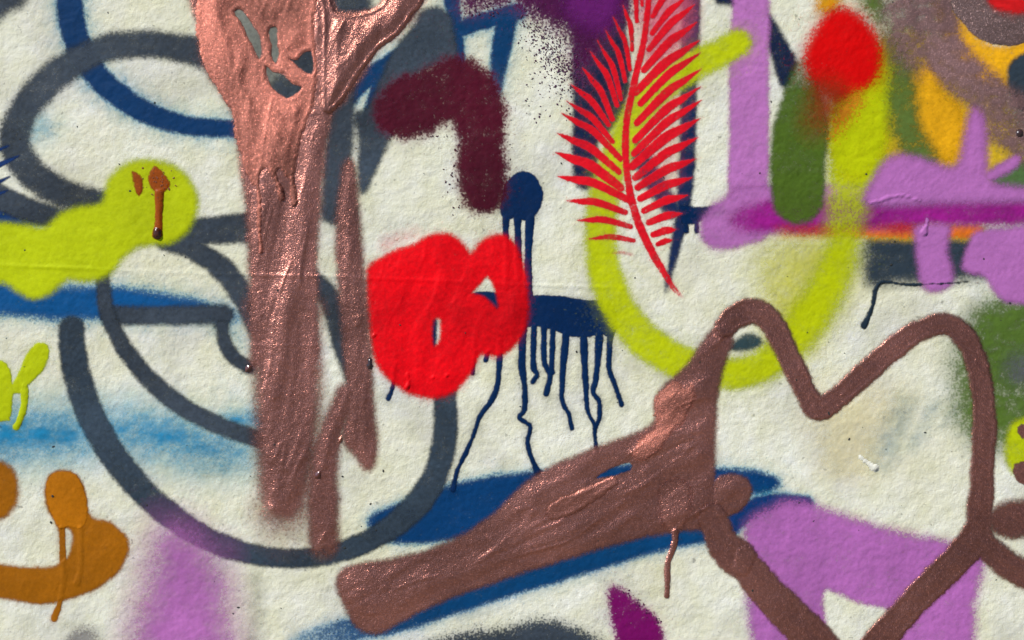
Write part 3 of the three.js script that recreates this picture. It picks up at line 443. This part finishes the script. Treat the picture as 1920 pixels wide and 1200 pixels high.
{
  const curve = (t, b, bow, w, op = 1) => { const mx = (t[0] + b[0]) / 2 - (b[1] - t[1]) * bow, my = (t[1] + b[1]) / 2 + (b[0] - t[0]) * bow; return S([[...t, 1.5, op], [(t[0] + mx) / 2, (t[1] + my) / 2 , w * 0.75, op], [mx, my, w, op], [...b, w * 0.75, op]], 1.7, { wob: 0.5 }); };
  const L = [[1168, 10, 1185, 93, 10], [1150, 33, 1181, 130, 10], [1135, 57, 1172, 152, 11], [1120, 76, 1164, 186, 11], [1107, 97, 1157, 198, 12], [1092, 127, 1148, 224, 13], [1070, 158, 1141, 234, 13], [1063, 190, 1148, 266, 13], [1053, 212, 1163, 298, 15], [1045, 250, 1160, 322, 17], [1042, 286, 1164, 352, 21], [1047, 331, 1178, 375, 18], [1063, 376, 1172, 398, 15], [1082, 413, 1182, 425, 13], [1105, 448, 1188, 451, 11], [1148, 475, 1184, 477, 7, 0.4]];
  const R = [[1275, -40, 1224, 30, 11], [1289, -8, 1223, 62, 11], [1303, 8, 1217, 92, 13], [1306, 42, 1207, 131, 15], [1311, 76, 1191, 174, 16], [1313, 99, 1201, 194, 14], [1315, 129, 1194, 231, 15], [1313, 163, 1191, 263, 15], [1315, 188, 1189, 288, 15], [1313, 222, 1185, 312, 18], [1308, 258, 1191, 333, 16], [1305, 298, 1196, 351, 16], [1298, 333, 1201, 372, 15], [1289, 366, 1208, 395, 14], [1279, 400, 1217, 417, 14], [1268, 430, 1225, 440, 13], [1260, 450, 1233, 458, 10]];
  const Lt = [[1176, -50, 1194, 40, 10], [1190, -60, 1204, 10, 9]];
  mark({ name: 'feather_stencil', color: 0xdf0d20, thin: 0xdc4656, rough: 0.46, label: 'red stencilled feather with a curved quill', group: true, wob: 0.7, halo: [3, 0.24], grain: 0.6, mott: 0.22, tone: 0.05, fill: 0.3, parts: [
    { name: 'quill', prims: [S([[1222, -100, 10], [1216, 0, 11], [1206, 80, 12], [1190, 150, 13], [1176, 220, 13], [1173, 290, 13], [1181, 360, 14], [1196, 415, 15], [1218, 464, 15], [1244, 510, 12, 0.95], [1262, 538, 10, 0.7], [1278, 556, 5, 0.35]], 2)] },
    ...[...L, ...Lt].map((b) => ({ name: 'barb', prims: [curve([b[0], b[1]], [b[2], b[3]], -0.07, b[4], b[5])] })), ...R.map((b) => ({ name: 'barb', prims: [curve([b[0], b[1]], [b[2], b[3]], 0.05, b[4] * 1.12)] }))] });
}

// ---------------------------------------------------------------- copper
const HOLES = [P([[440, 22], [450, 17], [462, 28], [474, 48], [488, 66], [491, 92], [487, 112], [478, 98], [466, 76], [456, 50], [446, 36]], 1.6), P([[503, 60], [512, 50], [521, 54], [522, 82], [524, 100], [518, 120], [510, 112], [508, 84]], 1.6), P([[540, 108], [556, 110], [566, 101], [584, 95], [588, 118], [584, 138], [566, 132], [552, 122]], 1.6), P([[499, 124], [512, 134], [530, 140], [548, 156], [566, 164], [556, 176], [544, 184], [530, 182], [512, 168], [502, 148]], 1.6)];
const COPPER = { color: 0xc07e6d, rough: 0.35, metal: 0.93, bump: bumpFlake, bumpScale: 0.0004, flake: 0.22, tone: 0.1, fill: 0.6, grain: 0.4 };
mark({ ...COPPER, name: 'spray_stroke', label: 'broad copper column running down the wall', halo: [8, 0.22], relief: folds(-0.22, 0.975, 200, 2.0, 41), parts: [{ prims: [P([[380, -110], [372, 60], [386, 132], [412, 172], [438, 220], [448, 300], [460, 380], [466, 500], [470, 640], [480, 690], [590, 690], [598, 600], [594, 500], [600, 400], [608, 300], [622, 215], [645, 190], [680, 140], [716, 86], [745, 66], [790, 10], [820, -110]], 6), P([[472, 560], [476, 640], [480, 780], [484, 880], [494, 950], [530, 978], [562, 965], [582, 910], [594, 820], [602, 720], [596, 620], [590, 560]], 13), S([[530, 960, 90, 0.8], [530, 1000, 70, 0.25]], 24)], cut: [...HOLES, P([[626, -70], [728, -70], [722, -4], [700, 18], [664, 26], [636, 24], [624, 8]], 6)] }] });
mark({ ...COPPER, name: 'spray_stroke', label: 'narrow copper stroke beside the broad column', halo: [7, 0.2], relief: folds(-0.2, 0.98, 170, 1.2, 51), parts: [{ prims: [P([[640, 330], [648, 304], [660, 300], [668, 330], [676, 420], [682, 500], [690, 590], [696, 660], [702, 760], [708, 830], [700, 874], [684, 880], [660, 850], [640, 820], [650, 740], [644, 640], [634, 540], [630, 440]], 6)] }, { name: 'spray_stroke', label: 'copper branch slanting down to the slate bowl curve', prims: [S([[652, 740, 44], [622, 810, 44], [608, 870, 50], [606, 940, 58], [607, 1012, 54], [606, 1030, 40, 0.5]], 7)] }, drip([[640, 822, 7], [622, 850, 7], [612, 872, 7], [596, 893, 10]], 1.6, 1.5)] });
mark({ ...COPPER, rough: 0.72, name: 'paint_sheet', label: 'bright thick copper sheet with torn holes and drip fingers', thick: 0.6, edge: 6, rim: 0.5, fill: 0.9, flake: 0.4, bumpScale: 0.0004, tone: 0.16, grain: 0.3, wob: 3, relief: folds(0.25, 0.97, 150, 1.9, 61), parts: [{ prims: [P([[376, -110], [370, 0], [372, 80], [388, 132], [412, 172], [436, 212], [438, 244], [452, 290], [466, 330], [480, 350], [496, 312], [512, 330], [526, 318], [548, 340], [560, 280], [574, 230], [590, 190], [592, 120], [588, 40], [602, -110]], 1.8)], cut: [...HOLES] },
  drip([[482, 335, 12], [486, 370, 9], [487, 420, 7], [490, 470, 6]], 1.5, 1.2), drip([[510, 320, 11], [522, 345, 9], [530, 372, 8]], 1.5, 1.4), drip([[544, 320, 12], [549, 350, 10], [552, 382, 8]], 1.5, 1.4)] });
mark({ ...COPPER, name: 'paint_sheet', label: 'darker copper flap folding out to the right of the bright sheet', thick: 0.6, edge: 6, rim: 0.7, fill: 0.9, wob: 1.5, relief: folds(-0.45, 0.89, 240, 2.0, 71), parts: [{ prims: [P([[610, -110], [606, 60], [602, 180], [612, 214], [640, 192], [668, 150], [694, 112], [716, 86], [746, 66], [772, 30], [796, -2], [830, -110]], 2)], cut: [P([[626, -70], [728, -70], [722, -4], [700, 18], [664, 26], [636, 24], [624, 8]], 6)] }] });
mark({ ...COPPER, name: 'spray_stroke', label: 'long broad copper bar rising to the right', halo: [4, 0.14], thick: 0.2, edge: 12, relief: folds(0.9, -0.43, 190, 1.8, 81), parts: [{ prims: [P([[630, 1094], [644, 1066], [690, 1054], [760, 1042], [840, 1016], [920, 968], [990, 902], [1060, 862], [1120, 838], [1190, 812], [1228, 788], [1226, 756], [1240, 728], [1288, 682], [1330, 622], [1362, 600], [1374, 640], [1360, 680], [1346, 740], [1342, 830], [1340, 900], [1346, 960], [1320, 990], [1288, 994], [1210, 1006], [1100, 1036], [980, 1074], [880, 1108], [800, 1140], [740, 1172], [704, 1188], [668, 1176], [644, 1136]], 4.5)], cut: [P([[1119, 896], [1140, 880], [1180, 868], [1182, 880], [1150, 892]], 2.5)] }, drip([[1266, 990, 14], [1264, 1020, 11], [1252, 1056, 10], [1251, 1090, 10], [1250, 1116, 9]], 1.6, 1.6), { name: 'paint_lobe', label: 'rounded copper lobe on the bar\'s right end', prims: [P([[1336, 906], [1360, 890], [1388, 892], [1408, 908], [1408, 930], [1388, 956], [1360, 970], [1338, 964]], 3)], dome: 0.5, edge: 10 }] });
mark({ ...COPPER, rough: 0.66, name: 'paint_sheet', label: 'glittering wet copper patch where bar and arch meet', thick: 0.6, edge: 8, flake: 0.45, bumpScale: 0.0005, fill: 0.9, wob: 4, grain: 0.7, relief: folds(0.75, -0.66, 110, 1.0, 91), parts: [{ prims: [P([[1226, 760], [1236, 736], [1262, 716], [1284, 730], [1300, 720], [1298, 752], [1276, 790], [1254, 822], [1226, 848], [1202, 862], [1190, 850], [1206, 820], [1232, 800]], 3)] }] });
mark({ ...COPPER, rough: 0.46, rim: 0.2, name: 'paint_run', label: 'glossy copper tongue run on the long bar', thick: 0.9, edge: 8, flake: 0.2, bumpScale: 0.0004, fill: 0.9, wob: 2, parts: [{ prims: [S([[1150, 902, 18], [1100, 930, 30], [1060, 950, 38], [1042, 958, 34]], 2.4)] }] });
mark({ ...COPPER, name: 'paint_run', label: 'copper run above the long drip', thick: 0.15, edge: 14, flake: 0.3, bumpScale: 0.0005, wob: 3, fill: 0.9, parts: [{ prims: [P([[1234, 920], [1258, 900], [1290, 910], [1292, 960], [1280, 988], [1264, 998], [1248, 990], [1238, 960]], 4)] }] });
mark({ ...COPPER, bumpScale: 0.00044, flake: 0.26, name: 'spray_stroke', label: 'copper double arch like a letter m', thick: 0.5, edge: 3.5, rim: 0.35, wob: 2, halo: [3, 0.12], relief: folds(0.8, 0.6, 110, 0.6, 15), parts: [{ prims: [S([[1360, 612, 42], [1382, 592, 46], [1416, 584, 50], [1446, 606, 46], [1476, 662, 44], [1504, 720, 44], [1532, 766, 46], [1572, 744, 42], [1640, 684, 42], [1710, 628, 42], [1770, 608, 44], [1812, 636, 46], [1838, 706, 44], [1846, 790, 44], [1842, 880, 44], [1838, 950, 46], [1830, 1004, 58], [1796, 1046, 56], [1730, 1110, 56], [1640, 1212, 58], [1590, 1290, 58]], 3), S([[1842, 1014, 44], [1880, 1052, 50], [1930, 1080, 56], [2020, 1130, 56]], 4)] }, { name: 'paint_lobe', label: 'small copper lobe at the right edge', prims: [S([[1880, 976, 60], [1912, 972, 72], [1980, 972, 80]], 6)] }] });
mark({ ...COPPER, name: 'spray_stroke', label: 'lower copper leg slanting down under the lilac patch', thick: 0.5, edge: 8, wob: 2, halo: [4, 0.12], relief: folds(0.7, 0.7, 110, 0.6, 25), parts: [{ prims: [S([[1336, 970, 50], [1354, 1016, 60], [1382, 1046, 66], [1400, 1062, 56], [1430, 1100, 62], [1480, 1152, 70], [1520, 1192, 72], [1570, 1250, 70]], 3)] }, { over: true, name: 'paint_bead', label: 'round copper bead on the leg', prims: [S([[1398, 1042, 38], [1392, 1062, 34]], 2)], dome: 0.9, edge: 9 }] });
mark({ ...COPPER, name: 'paint_spot', label: 'two brown spots on the lime blob at the right edge', parts: [{ prims: [P([[1906, 800], [1930, 796], [1960, 820], [1916, 822]], 2)] }, { name: 'paint_spot', prims: [P([[1898, 880], [1914, 866], [1960, 870], [1950, 910], [1912, 906]], 2)] }] });

const bead = (label, color, pts, metal = 0) => mark({ name: 'paint_bead', label, color, plain: true, rough: 0.15, metal, gloss: 1, thick: 1.6, edge: 5, fill: 1, tone: 0.02, bumpScale: 0.00002, wob: 0.4, parts: [{ prims: [S(pts, 1.3)] }] });
bead('glossy brown bead at the tip of the drip on the lime circle', 0x4a2004, [[295, 436, 14], [295, 440, 14]]);
bead('glossy bead at the tip of the thin copper drip', 0x6a3a2c, [[599, 888, 9], [596, 893, 11]], 0.3);
bead('glossy bead beside the small slate hook', 0x6e4338, [[468, 690, 10], [464, 693, 8]], 0.3);
bead('glossy dark bead between narrow copper stroke and red lips', 0x3a2a28, [[694, 676, 6], [694, 686, 9]]);
bead('white run with a bead inside the copper arch', 0xe6e2d0, [[1612, 856, 3], [1628, 869, 6], [1640, 877, 12]]);
bead('glossy brown bead at the right edge by the taupe stroke', 0x3c2a2a, [[1912, 250, 12]]);
// ---------------------------------------------------------------- spatter: real little domes of paint
function specks(name, label, color, list, rough = 0.45) {
  const gs = list.map(([x, y, r]) => {
    const n = 7, pos = [0, 0, r * 0.35 * PX], idx = [], e = 0.6 + rnd() * 0.8, a0 = rnd() * 6.28;
    for (let i = 0; i < n; i++) { const a = i / n * 6.2832, q = r * (0.75 + 0.5 * rnd()) * PX, cx = Math.cos(a) * q * e, cy = Math.sin(a) * q / e; pos.push(cx * Math.cos(a0) - cy * Math.sin(a0), cx * Math.sin(a0) + cy * Math.cos(a0), 0); idx.push(0, 1 + i, 1 + (i + 1) % n); }
    const g = new THREE.BufferGeometry(); g.setAttribute('position', new THREE.Float32BufferAttribute(pos, 3)); g.setIndex(idx); g.computeVertexNormals();
    g.translate(X(x), Y(y), surfaceMM(x, y) * 0.001 + 0.00025); return g;
  });
  const o = new THREE.Mesh(mergeGeometries(gs), new THREE.MeshStandardMaterial({ color, roughness: rough }));
  o.name = numbered(name); o.userData = { kind: 'stuff', label }; wall.add(o); return o;
}
const gauss = () => (rnd() + rnd() + rnd() + rnd() - 2) * 1.0;
specks('paint_spatter', 'fine plum spatter below the plum cloud', 0x47183a, [...Array(620)].map(() => { const t = Math.pow(rnd(), 0.7), x = 985 + t * 90 + gauss() * 26 + gauss() * gauss() * 20, y = 25 + t * 130 + gauss() * 34; return [x, y, 0.7 + rnd() * rnd() * 1.7]; }).concat([...Array(70)].map(() => [985 + rnd() * 90, 60 + rnd() * 170, 0.7 + rnd() * 1.3])).concat([...Array(40)].map(() => [868 + rnd() * 70, -10 + rnd() * 40, 0.8 + rnd() * 1.8])));
specks('paint_spatter', 'fine maroon spatter round the maroon stroke', 0x451222, [...Array(70)].map(() => { const s = rnd(); return s < 0.5 ? [835 + rnd() * 34 + gauss() * 6, 230 + rnd() * 180, 0.7 + rnd() * 1.6] : s < 0.75 ? [946 + rnd() * 14, 190 + rnd() * 170, 0.6 + rnd()] : [720 + rnd() * 110, 255 + gauss() * 8, 0.6 + rnd() * 1.2]; }));
specks('paint_spatter', 'tiny dark flecks scattered over the wall', 0x2b2a26, [...Array(150)].map(() => [rnd() * 2080 - 80, rnd() * 1340 - 70, 0.6 + rnd() * rnd() * 2.2]), 0.8);
specks('paint_spatter', 'rust flecks round the brown spot on the lime circle', 0x7a3a0e, [...Array(40)].map(() => [297 + gauss() * 26, 338 + gauss() * 24, 0.6 + rnd() * 1.4]));
specks('paint_spatter', 'magenta flecks round the magenta dash', 0x4c0a3e, [...Array(36)].map(() => { const t = rnd(); return [1176 + t * 60 + gauss() * 6, 1106 + t * 62 + gauss() * 7, 0.6 + rnd() * 1.5]; }));


shade(wall);
renderer.render(scene, camera);
